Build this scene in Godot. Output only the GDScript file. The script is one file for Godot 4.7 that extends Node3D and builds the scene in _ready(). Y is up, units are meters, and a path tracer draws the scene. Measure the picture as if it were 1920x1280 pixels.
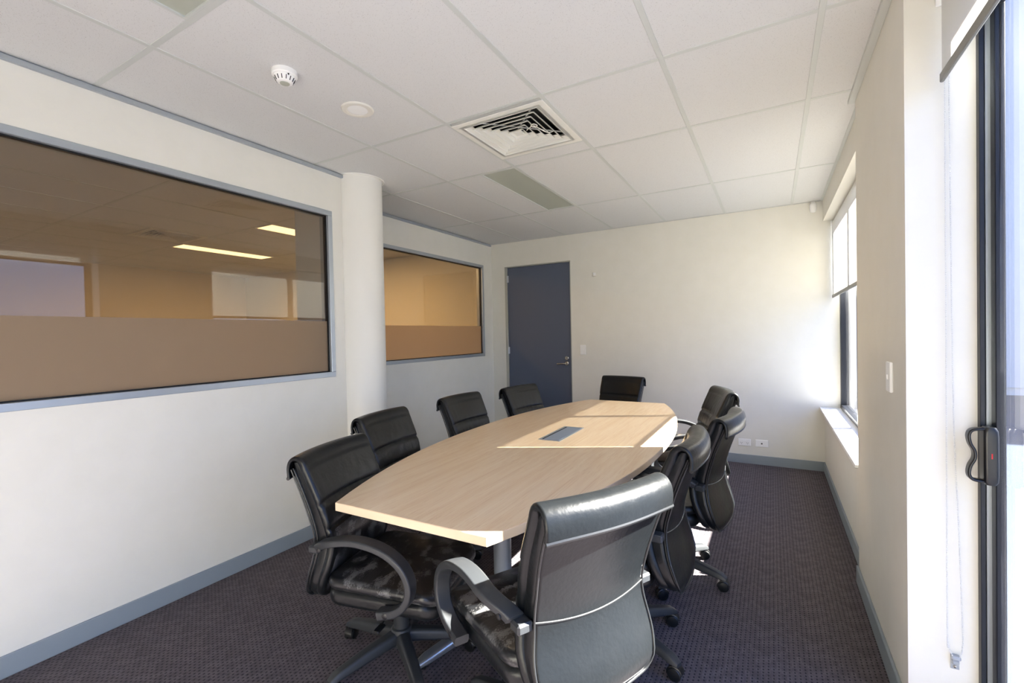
extends Node3D
# A meeting room: boat-shaped table, nine black leather chairs, interior glazing on the left, daylight from the right.

const CEIL := 2.602
const BACK := -5.303
const LEFT_A := -2.79
const LEFT_B := -3.31
const RIGHT := 0.43
const PILLAR := 0.395
const NEAR := 1.55

var M := {}
var shared := {}
var used := {}


func _ready() -> void:
	set_camera()
	set_sky_and_sun()
	make_materials()
	build_shell()
	build_ceiling()
	build_glazing()
	build_next_room()
	build_door()
	build_windows()
	build_table()
	build_chairs()
	build_ceiling_fittings()
	build_wall_fittings()


# ------------------------------------------------------------------ camera, sky, sun

func set_camera() -> void:
	var cam := Camera3D.new()
	cam.name = "camera"
	cam.fov = rad_to_deg(2.0 * atan(640.0 / 859.3))
	cam.near = 0.02
	cam.far = 200.0
	var b := Basis(Vector3.UP, 0.5169) * Basis(Vector3.RIGHT, -0.0153) * Basis(Vector3.BACK, -0.0202)
	cam.transform = Transform3D(b, Vector3(0, 1.3814, 0))
	cam.current = true
	add_child(cam)


func set_sky_and_sun() -> void:
	var env := Environment.new()
	env.background_mode = Environment.BG_SKY
	var sky := Sky.new()
	var sm := ProceduralSkyMaterial.new()
	sm.sky_top_color = Color(0.34, 0.54, 0.90)
	sm.sky_horizon_color = Color(0.62, 0.74, 0.92)
	sm.sky_curve = 0.20
	sm.ground_horizon_color = Color(0.37, 0.44, 0.57)
	sm.ground_bottom_color = Color(0.32, 0.36, 0.42)
	sm.sun_angle_max = 1.0
	sm.energy_multiplier = 1.0
	sky.sky_material = sm
	env.sky = sky
	env.background_energy_multiplier = 1.35
	env.tonemap_mode = Environment.TONE_MAPPER_LINEAR
	env.tonemap_exposure = 2.9
	env.sdfgi_enabled = true
	env.ssao_enabled = true
	env.ssil_enabled = true
	var we := WorldEnvironment.new()
	we.name = "world_environment"
	we.environment = env
	add_child(we)
	var sun := DirectionalLight3D.new()
	sun.name = "sun"
	sun.light_color = Color(1.0, 0.985, 0.95)
	sun.light_energy = 11.5
	sun.light_angular_distance = 0.53
	sun.shadow_enabled = true
	sun.sky_mode = DirectionalLight3D.SKY_MODE_LIGHT_ONLY
	sun.look_at_from_position(Vector3.ZERO, Vector3(-0.7266, -0.588, 0.356), Vector3.UP)
	add_child(sun)


# ------------------------------------------------------------------ nodes

func numbered(called: String) -> String:
	if not used.has(called):
		used[called] = 0
		return called
	used[called] += 1
	return "%s_%03d" % [called, used[called]]


func tag(o: Node, label := "", category := "", group := "", kind := "") -> void:
	if label:
		o.set_meta("label", label)
	if category:
		o.set_meta("category", category)
	if group:
		o.set_meta("group", group)
	if kind:
		o.set_meta("kind", kind)


func base(called: String, at := Vector3.ZERO, turn := 0.0) -> Node3D:
	var o := Node3D.new()
	o.name = numbered(called)
	o.position = at
	o.rotation.y = turn
	add_child(o)
	return o


func put(called: String, mesh: Mesh, mat: Material, parent: Node = null, at := Vector3.ZERO, rot := Vector3.ZERO) -> MeshInstance3D:
	var o := MeshInstance3D.new()
	o.mesh = mesh
	o.material_override = null
	if mesh.get_surface_count() > 0:
		o.set_surface_override_material(0, mat)
	o.position = at
	o.rotation = rot
	if parent == null:
		o.name = numbered(called)
		add_child(o)
	else:
		o.name = called
		parent.add_child(o, true)
	return o


func struct(called: String, mesh: Mesh, mat: Material, label: String, category: String) -> MeshInstance3D:
	var o := put(called, mesh, mat)
	tag(o, label, category, "", "structure")
	return o


# ------------------------------------------------------------------ mesh helpers: v = vertices, t = triangles

func new_geo() -> Dictionary:
	return {"v": PackedVector3Array(), "t": PackedInt32Array()}


func quad(g: Dictionary, a: int, b: int, c: int, d: int) -> void:
	g.t.append_array(PackedInt32Array([a, b, c, a, c, d]))


# joins part b into a, turned so that its faces look outwards
func join(a: Dictionary, b: Dictionary, xf := Transform3D.IDENTITY) -> void:
	var off: int = a.v.size()
	var vol := 0.0
	var v: PackedVector3Array = b.v
	var t: PackedInt32Array = b.t
	var mid := Vector3.ZERO
	for p in v:
		mid += p
	mid /= maxf(1.0, v.size())
	for i in range(0, t.size(), 3):
		vol += (v[t[i]] - mid).dot((v[t[i + 1]] - mid).cross(v[t[i + 2]] - mid))
	var flip := vol > 0.0
	if xf.basis.determinant() < 0.0:
		flip = not flip
	for p in v:
		a.v.append(xf * p)
	for i in range(0, t.size(), 3):
		if flip:
			a.t.append_array(PackedInt32Array([t[i] + off, t[i + 2] + off, t[i + 1] + off]))
		else:
			a.t.append_array(PackedInt32Array([t[i] + off, t[i + 1] + off, t[i + 2] + off]))


# one ArrayMesh with normals smoothed up to an angle
func commit(g: Dictionary, crease := 35.0) -> ArrayMesh:
	var src := new_geo()
	join(src, g)
	if g.get("keep", false):
		src = g
	var v: PackedVector3Array = src.v
	var t: PackedInt32Array = src.t
	var ids := {}
	var weld := PackedInt32Array()
	weld.resize(v.size())
	for i in v.size():
		var k := Vector3i((v[i] * 20000.0).round())
		if not ids.has(k):
			ids[k] = ids.size()
		weld[i] = ids[k]
	var around := []
	around.resize(ids.size())
	for i in around.size():
		around[i] = PackedInt32Array()
	var fn := PackedVector3Array()
	var fa := PackedVector3Array()
	var n := t.size() / 3
	fn.resize(n)
	fa.resize(n)
	for f in n:
		var c := (v[t[f * 3 + 2]] - v[t[f * 3]]).cross(v[t[f * 3 + 1]] - v[t[f * 3]])
		fa[f] = c
		fn[f] = c.normalized()
		for k in 3:
			var w := weld[t[f * 3 + k]]
			var arr: PackedInt32Array = around[w]
			arr.append(f)
			around[w] = arr
	var lim := cos(deg_to_rad(crease))
	var ov := PackedVector3Array()
	var on := PackedVector3Array()
	var oi := PackedInt32Array()
	for f in n:
		if fa[f].length_squared() < 1e-20:
			continue
		for k in 3:
			var i := t[f * 3 + k]
			var s := Vector3.ZERO
			for q in around[weld[i]]:
				if fn[q].dot(fn[f]) >= lim:
					s += fa[q]
			oi.append(ov.size())
			ov.append(v[i])
			on.append(s.normalized() if s.length_squared() > 1e-24 else fn[f])
	var arrays := []
	arrays.resize(Mesh.ARRAY_MAX)
	arrays[Mesh.ARRAY_VERTEX] = ov
	arrays[Mesh.ARRAY_NORMAL] = on
	arrays[Mesh.ARRAY_INDEX] = oi
	var m := ArrayMesh.new()
	m.add_surface_from_arrays(Mesh.PRIMITIVE_TRIANGLES, arrays)
	return m


# several solid parts in one mesh
func solid(parts: Array, crease := 35.0) -> ArrayMesh:
	var g := new_geo()
	for p in parts:
		join(g, p)
	g["keep"] = true
	return commit(g, crease)


func moved(g: Dictionary, xf: Transform3D) -> Dictionary:
	var o := new_geo()
	for p in g.v:
		o.v.append(xf * p)
	o.t = g.t.duplicate()
	return o


# box from corner a to corner b, edges chamfered by e
func bx(a: Vector3, b: Vector3, e := 0.0) -> Dictionary:
	var g := new_geo()
	var lo := Vector3(minf(a.x, b.x), minf(a.y, b.y), minf(a.z, b.z))
	var hi := Vector3(maxf(a.x, b.x), maxf(a.y, b.y), maxf(a.z, b.z))
	if e <= 0.0:
		for k in 8:
			g.v.append(Vector3(hi.x if k & 1 else lo.x, hi.y if k & 2 else lo.y, hi.z if k & 4 else lo.z))
		quad(g, 0, 1, 3, 2)
		quad(g, 4, 6, 7, 5)
		quad(g, 0, 4, 5, 1)
		quad(g, 2, 3, 7, 6)
		quad(g, 0, 2, 6, 4)
		quad(g, 1, 5, 7, 3)
		return g
	e = minf(e, 0.49 * minf(hi.x - lo.x, minf(hi.y - lo.y, hi.z - lo.z)))
	# three vertices at each corner
	for k in 8:
		var c := Vector3(hi.x if k & 1 else lo.x, hi.y if k & 2 else lo.y, hi.z if k & 4 else lo.z)
		var s := Vector3(-1 if k & 1 else 1, -1 if k & 2 else 1, -1 if k & 4 else 1) * e
		g.v.append(c + Vector3(0, s.y, s.z))
		g.v.append(c + Vector3(s.x, 0, s.z))
		g.v.append(c + Vector3(s.x, s.y, 0))
	var face := func(k0: int, k1: int, k2: int, k3: int, ax: int) -> void:
		quad(g, k0 * 3 + ax, k1 * 3 + ax, k2 * 3 + ax, k3 * 3 + ax)
	face.call(0, 4, 6, 2, 0)
	face.call(1, 3, 7, 5, 0)
	face.call(0, 1, 5, 4, 1)
	face.call(2, 6, 7, 3, 1)
	face.call(0, 2, 3, 1, 2)
	face.call(4, 5, 7, 6, 2)
	var centre := (lo + hi) * 0.5
	var add := func(ids: Array) -> void:
		var nrm: Vector3 = (g.v[ids[2]] - g.v[ids[0]]).cross(g.v[ids[1]] - g.v[ids[0]])
		var out: Vector3 = g.v[ids[0]] + g.v[ids[1]] + g.v[ids[2]] - centre * 3.0
		if nrm.dot(out) < 0:
			ids.reverse()
		if ids.size() == 4:
			quad(g, ids[0], ids[1], ids[2], ids[3])
		else:
			g.t.append_array(PackedInt32Array(ids))
	# fix face windings, then edges and corners
	var old: PackedInt32Array = g.t
	g.t = PackedInt32Array()
	for i in range(0, old.size(), 3):
		add.call([old[i], old[i + 1], old[i + 2]])
	for k in 8:
		add.call([k * 3, k * 3 + 1, k * 3 + 2])
		for bit in [1, 2, 4]:
			if not k & bit:
				var j: int = k | bit
				var a1: int = 1 if bit == 1 else 0
				var a2: int = 1 if bit == 4 else 2
				add.call([k * 3 + a1, j * 3 + a1, j * 3 + a2, k * 3 + a2])
	return g


func box_mesh(a: Vector3, b: Vector3, e := 0.0) -> ArrayMesh:
	return solid([bx(a, b, e)], 20.0)


# rows of equal length; closed round each row, capped at both ends
func loft(rows: Array, caps := true) -> Dictionary:
	var g := new_geo()
	var n: int = rows[0].size()
	for r in rows:
		for p in r:
			g.v.append(p)
	for i in rows.size() - 1:
		for k in n:
			var k2 := (k + 1) % n
			quad(g, i * n + k, i * n + k2, (i + 1) * n + k2, (i + 1) * n + k)
	if caps:
		for end in 2:
			var r: int = 0 if end == 0 else rows.size() - 1
			var c := Vector3.ZERO
			for k in n:
				c += g.v[r * n + k]
			var ci: int = g.v.size()
			g.v.append(c / n)
			for k in n:
				var k2 := (k + 1) % n
				if end == 0:
					g.t.append_array(PackedInt32Array([ci, r * n + k2, r * n + k]))
				else:
					g.t.append_array(PackedInt32Array([ci, r * n + k, r * n + k2]))
	return g


# profile of Vector2(radius, height) turned round y
func lathe(profile: Array, seg := 28) -> Dictionary:
	var rows := []
	for p in profile:
		var r := []
		for k in seg:
			var a := TAU * k / seg
			r.append(Vector3(cos(a) * maxf(p.x, 0.0004), p.y, sin(a) * maxf(p.x, 0.0004)))
		rows.append(r)
	return loft(rows)


func cyl(a: Vector3, b: Vector3, r0: float, r1 := -1.0, seg := 16) -> Dictionary:
	return sweep([a, b], [r0, r0 if r1 < 0 else r1], seg)


# round tube along a path; radii one number per point
func sweep(path: Array, radii: Array, seg := 10) -> Dictionary:
	var rows := []
	var prev := Vector3.ZERO
	for i in path.size():
		var d: Vector3 = (path[mini(i + 1, path.size() - 1)] - path[maxi(i - 1, 0)]).normalized()
		var u := prev
		if u == Vector3.ZERO:
			u = Vector3.UP if absf(d.y) < 0.9 else Vector3.RIGHT
		u = (u - d * u.dot(d)).normalized()
		prev = u
		var w := d.cross(u)
		var r := []
		for k in seg:
			var a := TAU * k / seg
			r.append(path[i] + (u * cos(a) + w * sin(a)) * radii[i % radii.size()])
		rows.append(r)
	return loft(rows)


func smooth_path(pts: Array, per := 6, closed := false) -> Array:
	var out := []
	var n := pts.size()
	var last := n if closed else n - 1
	for i in last:
		var a = pts[(i - 1 + n) % n] if closed else pts[maxi(i - 1, 0)]
		var b = pts[i]
		var c = pts[(i + 1) % n]
		var d = pts[(i + 2) % n] if closed else pts[mini(i + 2, n - 1)]
		for k in per:
			out.append(b.cubic_interpolate(c, a, d, float(k) / per))
	if not closed:
		out.append(pts[n - 1])
	return out


func curve_at(keys: Array, x: float) -> float:
	# keys: [[x, value], ...] smoothly interpolated
	if x <= keys[0][0]:
		return keys[0][1]
	for i in keys.size() - 1:
		if x <= keys[i + 1][0]:
			var p0: float = keys[maxi(i - 1, 0)][1]
			var p3: float = keys[mini(i + 2, keys.size() - 1)][1]
			return cubic_interpolate(keys[i][1], keys[i + 1][1], p0, p3, (x - keys[i][0]) / (keys[i + 1][0] - keys[i][0]))
	return keys[-1][1]


# flat outline (x, z) pulled from y0 to y1 with a small chamfer
func slab(outline: Array, y0: float, y1: float, e := 0.0) -> Dictionary:
	var rows := []
	var c := Vector2.ZERO
	for p in outline:
		c += p
	c /= outline.size()
	var ring := func(y: float, inset: float) -> Array:
		var r := []
		for p in outline:
			var q: Vector2 = p + (c - p).normalized() * inset
			r.append(Vector3(q.x, y, q.y))
		return r
	if e > 0:
		rows.append(ring.call(y0, e))
		rows.append(ring.call(y0 + e, 0.0))
		rows.append(ring.call(y1 - e, 0.0))
		rows.append(ring.call(y1, e))
	else:
		rows.append(ring.call(y0, 0.0))
		rows.append(ring.call(y1, 0.0))
	return loft(rows)


func rounded_rect(hx: float, hz: float, r: float, per := 6) -> Array:
	var o := []
	for q in 4:
		var c := Vector2((hx - r) * (1 if q in [0, 3] else -1), (hz - r) * (1 if q in [0, 1] else -1))
		for k in per + 1:
			var a := PI * 0.5 * (q + float(k) / per)
			o.append(c + Vector2(cos(a), sin(a)) * r)
	return o


# ------------------------------------------------------------------ materials

func mat(called: String, c: Color, rough := 0.6, metal := 0.0) -> StandardMaterial3D:
	var m := StandardMaterial3D.new()
	m.resource_name = called
	m.albedo_color = c
	m.roughness = rough
	m.metallic = metal
	M[called] = m
	return m


func noise_tex(kind: int, freq: float, size: int, lo: Color, hi: Color, sd := 1, octaves := 4) -> NoiseTexture2D:
	var n := FastNoiseLite.new()
	n.noise_type = kind
	n.frequency = freq
	n.seed = sd
	n.fractal_octaves = octaves
	var t := NoiseTexture2D.new()
	t.width = size
	t.height = size
	t.seamless = true
	t.noise = n
	var g := Gradient.new()
	g.set_color(0, lo)
	g.set_color(1, hi)
	t.color_ramp = g
	return t


func tri(m: StandardMaterial3D, scale: Vector3, world := false) -> void:
	m.uv1_triplanar = true
	m.uv1_world_triplanar = world
	m.uv1_scale = scale


func image_texture(im: Image) -> ImageTexture:
	return ImageTexture.create_from_image(im)


func make_materials() -> void:
	var m: StandardMaterial3D
	# painted plaster: fine roller stipple, faint unevenness
	m = mat("wall_paint", Color(0.905, 0.897, 0.862), 0.75)
	m.albedo_texture = noise_tex(FastNoiseLite.TYPE_SIMPLEX_SMOOTH, 0.02, 256, Color(0.985, 0.985, 0.98), Color(1, 1, 1), 3)
	tri(m, Vector3(0.9, 0.9, 0.9), true)
	mat("column_paint", Color(0.92, 0.915, 0.885), 0.5)
	mat("white_gloss", Color(0.93, 0.93, 0.91), 0.45)
	mat("sill_paint", Color(0.95, 0.95, 0.94), 0.4)
	mat("white_plastic", Color(0.96, 0.96, 0.95), 0.35)
	mat("cream_plastic", Color(0.89, 0.88, 0.84), 0.4)
	mat("grid_metal", Color(0.785, 0.80, 0.785), 0.5)
	mat("louvre_white", Color(0.90, 0.90, 0.87), 0.45)
	mat("diffuser_panel", Color(0.70, 0.72, 0.67), 0.35)
	mat("aluminium", Color(0.69, 0.72, 0.745), 0.38, 0.55)
	mat("gasket", Color(0.03, 0.03, 0.03), 0.6)
	mat("baseboard_grey", Color(0.56, 0.60, 0.63), 0.5)
	mat("door_blue", Color(0.335, 0.37, 0.445), 0.5)
	mat("frame_paint", Color(0.68, 0.68, 0.64), 0.5)
	mat("chrome", Color(0.80, 0.77, 0.72), 0.22, 1.0)
	mat("silver_paint", Color(0.78, 0.80, 0.82), 0.28, 0.8)
	mat("leg_metal", Color(0.56, 0.59, 0.63), 0.35, 0.35)
	mat("lid_metal", Color(0.56, 0.60, 0.66), 0.45, 0.4)
	mat("dark_frame", Color(0.105, 0.12, 0.155), 0.38, 0.3)
	mat("latch_black", Color(0.075, 0.075, 0.085), 0.3)
	mat("red_mark", Color(0.75, 0.06, 0.10), 0.5)
	mat("black_plastic", Color(0.17, 0.18, 0.19), 0.45)
	m = M["black_plastic"]
	m.heightmap_enabled = true
	m.heightmap_scale = 0.02
	m.heightmap_texture = noise_tex(FastNoiseLite.TYPE_SIMPLEX, 0.3, 128, Color.BLACK, Color.WHITE, 9, 1)
	tri(m, Vector3(12, 12, 12))
	mat("caster_black", Color(0.07, 0.075, 0.08), 0.35)
	mat("hole_black", Color(0.01, 0.01, 0.01), 0.9)
	mat("rail_grey", Color(0.52, 0.52, 0.50), 0.45, 0.3)
	mat("concrete", Color(0.50, 0.50, 0.50), 0.9)
	m = mat("paving", Color(0.24, 0.27, 0.32), 1.0)
	m.metallic_specular = 0.1
	mat("cladding", Color(0.74, 0.745, 0.75), 0.7)
	mat("slot_grey", Color(0.35, 0.35, 0.35), 0.7)
	mat("cord_white", Color(0.93, 0.92, 0.88), 0.5)
	mat("bead_clear", Color(0.88, 0.88, 0.86), 0.3)
	mat("tensioner_clear", Color(0.66, 0.68, 0.70), 0.15)
	mat("next_wall", Color(0.90, 0.86, 0.78), 0.8)
	mat("next_carpet", Color(0.25, 0.23, 0.22), 0.95)

	# leather: fine grain
	var grain := noise_tex(FastNoiseLite.TYPE_SIMPLEX_SMOOTH, 0.02, 512, Color.BLACK, Color.WHITE, 21, 6)
	m = mat("leather", Color(0.070, 0.080, 0.087), 0.35)
	m.metallic_specular = 0.42
	m.heightmap_enabled = true
	m.heightmap_scale = 0.05
	m.heightmap_texture = grain
	m.roughness_texture = noise_tex(FastNoiseLite.TYPE_SIMPLEX_SMOOTH, 0.012, 256, Color(0.78, 0.78, 0.78), Color(1, 1, 1), 33)
	tri(m, Vector3(4.5, 4.5, 4.5))
	m = mat("piping", Color(0.12, 0.125, 0.13), 0.32)
	# the same leather with the coating worn and peeling in patches
	m = mat("worn_leather", Color(1, 1, 1), 0.30)
	var im := Image.create(512, 512, false, Image.FORMAT_RGB8)
	var n1 := FastNoiseLite.new()
	n1.seed = 5
	n1.frequency = 0.0065
	n1.fractal_octaves = 5
	var n2 := FastNoiseLite.new()
	n2.seed = 8
	n2.frequency = 0.09
	for y in 512:
		for x in 512:
			var a := n1.get_noise_2d(x, y * 1.4) + 0.35 * n2.get_noise_2d(x, y)
			var c := Color(0.10, 0.105, 0.11)
			if a > 0.15:
				c = Color(0.24, 0.24, 0.24).lerp(Color(0.40, 0.40, 0.40), clampf((a - 0.15) * 4.0, 0, 1))
			elif a > 0.12:
				c = Color(0.05, 0.05, 0.05)
			im.set_pixel(x, y, c)
	m.albedo_texture = image_texture(im)
	m.heightmap_enabled = true
	m.heightmap_scale = 0.06
	m.heightmap_texture = m.albedo_texture
	tri(m, Vector3(2.6, 2.6, 2.6))

	# beech laminate with the grain along the table
	im = Image.create(512, 1024, false, Image.FORMAT_RGB8)
	var w1 := FastNoiseLite.new()
	w1.seed = 31
	w1.frequency = 0.010
	w1.fractal_octaves = 4
	var w2 := FastNoiseLite.new()
	w2.seed = 44
	w2.frequency = 0.05
	w2.fractal_octaves = 3
	var ca := Color(0.925, 0.80, 0.64)
	var cb := Color(0.97, 0.875, 0.735)
	for y in 1024:
		for x in 512:
			# sampled on a torus in x and y so that the repeat has no seam
			var ax := TAU * x / 512.0
			var ay := TAU * y / 1024.0
			var a := w1.get_noise_3d(cos(ax) * 180.0 + 300.0 + 14.0 * sin(ay), sin(ax) * 180.0, cos(ay) * 55.0 + 20.0 * sin(ay * 2.0))
			var b := w2.get_noise_3d(cos(ax) * 240.0, sin(ax) * 240.0 + 77.0, sin(ay) * 26.0 + 9.0 * cos(ay * 3.0))
			var k := clampf(0.55 + 0.75 * a + 0.35 * b, 0, 1)
			var c := ca.lerp(cb, k)
			if b < -0.33:
				c = c.lerp(Color(0.85, 0.69, 0.53), clampf((-0.33 - b) * 3.0, 0, 0.6))
			im.set_pixel(x, y, c)
	m = mat("beech", Color(1, 1, 1), 0.33)
	m.albedo_texture = image_texture(im)
	tri(m, Vector3(2.6, 1.0, 0.62))
	mat("beech_edge", Color(0.925, 0.83, 0.70), 0.4)

	# loop carpet: rows of dark pits between raised loops
	im = Image.create(240, 240, false, Image.FORMAT_RGB8)
	var hm := Image.create(240, 240, false, Image.FORMAT_RGB8)
	var rng := RandomNumberGenerator.new()
	rng.seed = 12
	var cells := 10
	var step := 240 / cells
	var tone := []
	for k in cells * cells:
		tone.append(rng.randf_range(0.9, 1.1))
	for y in 240:
		for x in 240:
			var cx := x / step
			var yy := y + (step / 2 if cx % 2 == 1 else 0)
			var cy := (yy / step) % cells
			var fx := (x % step) / float(step) - 0.5
			var fy := (yy % step) / float(step) - 0.5
			var pit := 1.0 - smoothstep(0.10, 0.24, sqrt(pow(fx * 1.05, 2) + pow(fy * 0.72, 2)))
			var rib := 0.5 + 0.5 * cos(fx * TAU)
			var h := (1.0 - 0.85 * pit) * (0.78 + 0.22 * (1.0 - rib))
			var t: float = tone[cy * cells + cx]
			var fibre := rng.randf_range(0.88, 1.12)
			var c := Color(0.36, 0.33, 0.345) * t * fibre
			c = c.lerp(Color(0.10, 0.095, 0.105), pit * 0.85)
			im.set_pixel(x, y, c)
			hm.set_pixel(x, y, Color(h, h, h))
	m = mat("carpet", Color(1, 1, 1), 0.95)
	m.albedo_texture = image_texture(im)
	m.heightmap_enabled = true
	m.heightmap_scale = 0.25
	m.heightmap_texture = image_texture(hm)
	tri(m, Vector3(5.4, 5.4, 5.4), true)

	# mineral-fibre ceiling tile with pinholes
	im = Image.create(512, 512, false, Image.FORMAT_RGB8)
	im.fill(Color(0.845, 0.85, 0.845))
	for k in 5200:
		var px := rng.randi_range(0, 511)
		var py := rng.randi_range(0, 511)
		var d := rng.randf_range(0.58, 0.84)
		im.set_pixel(px, py, Color(d, d, d * 0.98))
		if rng.randf() < 0.35:
			im.set_pixel((px + 1) % 512, py, Color(d, d, d * 0.98))
	m = mat("ceiling_tile", Color(1, 1, 1), 0.95)
	m.albedo_texture = image_texture(im)
	tri(m, Vector3(1.7, 1.7, 1.7), true)

	# glass and films
	m = mat("clear_glass", Color(1, 1, 1, 0.04), 0.0)
	m.transparency = BaseMaterial3D.TRANSPARENCY_ALPHA
	m = mat("bronze_glass", Color(0.42, 0.36, 0.29, 0.30), 0.0)
	m.transparency = BaseMaterial3D.TRANSPARENCY_ALPHA
	m = mat("frosted_film", Color(0.62, 0.56, 0.48), 0.55)
	m.backlight_enabled = true
	m.backlight = Color(1.0, 0.95, 0.88)
	m = mat("blind_fabric", Color(0.90, 0.895, 0.87, 0.82), 0.9)
	m.transparency = BaseMaterial3D.TRANSPARENCY_ALPHA
	m.backlight_enabled = true
	m.backlight = Color(0.62, 0.615, 0.60)

	# lit ceiling panels of the next room
	m = mat("lit_panel", Color(1, 0.95, 0.85), 0.5)
	m.emission_enabled = true
	m.emission = Color(1.0, 0.82, 0.55)
	m.emission_energy_multiplier = 1.6


# ------------------------------------------------------------------ room shell

func build_shell() -> void:
	struct("floor", box_mesh(Vector3(-3.5, -0.15, BACK - 0.1), Vector3(0.66, 0, NEAR + 0.1)), M.carpet, "charcoal loop-pile carpet floor of the meeting room", "floor")
	# back wall with the door opening
	struct("wall_back", solid([
		bx(Vector3(-9.2, -0.15, BACK - 0.12), Vector3(-3.106, 3.0, BACK)),
		bx(Vector3(-2.168, -0.15, BACK - 0.12), Vector3(0.66, 3.0, BACK)),
		bx(Vector3(-3.106, 2.283, BACK - 0.12), Vector3(-2.168, 3.0, BACK)),
	]), M.wall_paint, "cream painted end wall with the blue-grey door", "wall")
	# left wall, front stretch with its glazed opening, and the return behind the column
	struct("wall_left", solid([
		bx(Vector3(LEFT_A - 0.1, 0, -2.42), Vector3(LEFT_A, 1.10, NEAR)),
		bx(Vector3(LEFT_A - 0.1, 2.305, -2.42), Vector3(LEFT_A, CEIL + 0.1, NEAR)),
		bx(Vector3(LEFT_A - 0.1, 1.10, -2.42), Vector3(LEFT_A, 2.305, -2.280)),
		bx(Vector3(LEFT_A - 0.1, 1.10, 1.2), Vector3(LEFT_A, 2.305, NEAR)),
		bx(Vector3(LEFT_B - 0.1, 0, -2.52), Vector3(LEFT_A, CEIL + 0.1, -2.42)),
	]), M.wall_paint, "cream partition wall with the long glazed panel beside the column", "wall")
	struct("wall_left_rear", solid([
		bx(Vector3(LEFT_B - 0.1, 0, BACK), Vector3(LEFT_B, 1.105, -2.52)),
		bx(Vector3(LEFT_B - 0.1, 2.300, BACK), Vector3(LEFT_B, CEIL + 0.1, -2.52)),
		bx(Vector3(LEFT_B - 0.1, 1.105, BACK), Vector3(LEFT_B, 2.300, -5.092)),
		bx(Vector3(LEFT_B - 0.1, 1.105, -3.02), Vector3(LEFT_B, 2.300, -2.52)),
	]), M.wall_paint, "cream set-back partition wall between the column and the door", "wall")
	# right wall: far window opening, pillar, glazed door opening
	struct("wall_right", solid([
		bx(Vector3(RIGHT, -0.15, BACK), Vector3(0.625, 0.600, -3.14)),
		bx(Vector3(RIGHT, 2.405, BACK), Vector3(0.625, 3.0, -3.14)),
		bx(Vector3(RIGHT, -0.15, -3.14), Vector3(0.625, 3.0, -2.02)),
		bx(Vector3(PILLAR, 0, -3.05), Vector3(RIGHT, CEIL + 0.1, -2.02)),
		bx(Vector3(RIGHT, 2.48, -2.02), Vector3(0.625, 3.0, 1.4)),
		bx(Vector3(RIGHT, -0.15, 1.4), Vector3(0.625, 3.0, NEAR + 0.1)),
	]), M.wall_paint, "cream outer wall with pillar, window and glazed sliding door", "wall")
	struct("wall_near", box_mesh(Vector3(-9.2, -0.15, NEAR), Vector3(RIGHT, 3.0, NEAR + 0.1)), M.wall_paint, "cream wall behind the viewpoint closing the room", "wall")
	struct("roof_slab", box_mesh(Vector3(-9.2, 2.9, BACK - 0.1), Vector3(0.625, 3.05, NEAR + 0.1)), M.concrete, "concrete slab above the ceiling void", "slab")
	struct("terrace", box_mesh(Vector3(0.66, -0.2, -13.0), Vector3(14.0, -0.05, 6.0)), M.paving, "slate-grey terrace outside the windows", "terrace")
	var nb := base("added_building", Vector3(1.0, -0.05, -13.0))  # added building: its shaded face covers bright sky and turns the door view bluish
	tag(nb, "added pale clad building across the terrace, there to give the glass a bluish view", "building", "", "structure")
	put("wall", box_mesh(Vector3(0, 0, -4.0), Vector3(13.0, 8.6, -0.04)), M.cladding, nb)
	for k in 26:
		put("cladding_panel", box_mesh(Vector3(0.5 * k + 0.006, 0.15, -0.04), Vector3(0.5 * k + 0.494, 8.4, 0.0), 0.004), M.cladding, nb)
	put("parapet", box_mesh(Vector3(-0.05, 8.6, -4.05), Vector3(13.05, 8.75, 0.06), 0.01), M.concrete, nb)
	# column
	var col := base("column", Vector3(-2.80, 0, -2.55))
	tag(col, "round white painted column between the two glazed panels", "column", "", "structure")
	put("shaft", solid([lathe([Vector2(0.175, 0.0), Vector2(0.175, CEIL)], 64)]), M.column_paint, col)
	put("ceiling_ring", solid([lathe([Vector2(0.176, CEIL - 0.004), Vector2(0.193, CEIL - 0.004), Vector2(0.195, CEIL - 0.001), Vector2(0.195, CEIL + 0.002), Vector2(0.176, CEIL + 0.002)], 64)]), M.white_gloss, col)
	# baseboards: a face with a bevelled top
	var bh := 0.092
	struct("baseboard_left", solid([
		bx(Vector3(LEFT_A, 0, -2.40), Vector3(LEFT_A + 0.012, bh, NEAR), 0.002),
	]), M.baseboard_grey, "grey baseboard along the left wall in front of the column", "baseboard")
	struct("baseboard_left_rear", solid([
		bx(Vector3(LEFT_B, 0, BACK), Vector3(LEFT_B + 0.012, bh, -2.52), 0.002),
	]), M.baseboard_grey, "grey baseboard along the set-back left wall", "baseboard")
	struct("baseboard_back", solid([
		bx(Vector3(-2.15, 0, BACK), Vector3(RIGHT, bh, BACK + 0.012), 0.002),
		bx(Vector3(LEFT_B, 0, BACK), Vector3(-3.11, bh, BACK + 0.012), 0.002),
	]), M.baseboard_grey, "grey baseboard along the door wall", "baseboard")
	struct("baseboard_right", solid([
		bx(Vector3(RIGHT - 0.012, 0, BACK + 0.012), Vector3(RIGHT, bh, -3.062), 0.002),
		bx(Vector3(PILLAR - 0.012, 0, -3.062), Vector3(PILLAR, bh, -2.02), 0.002),
		bx(Vector3(PILLAR - 0.012, 0, -3.062), Vector3(RIGHT, bh, -3.05), 0.002),
	]), M.baseboard_grey, "grey baseboard under the window and round the pillar", "baseboard")
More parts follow.
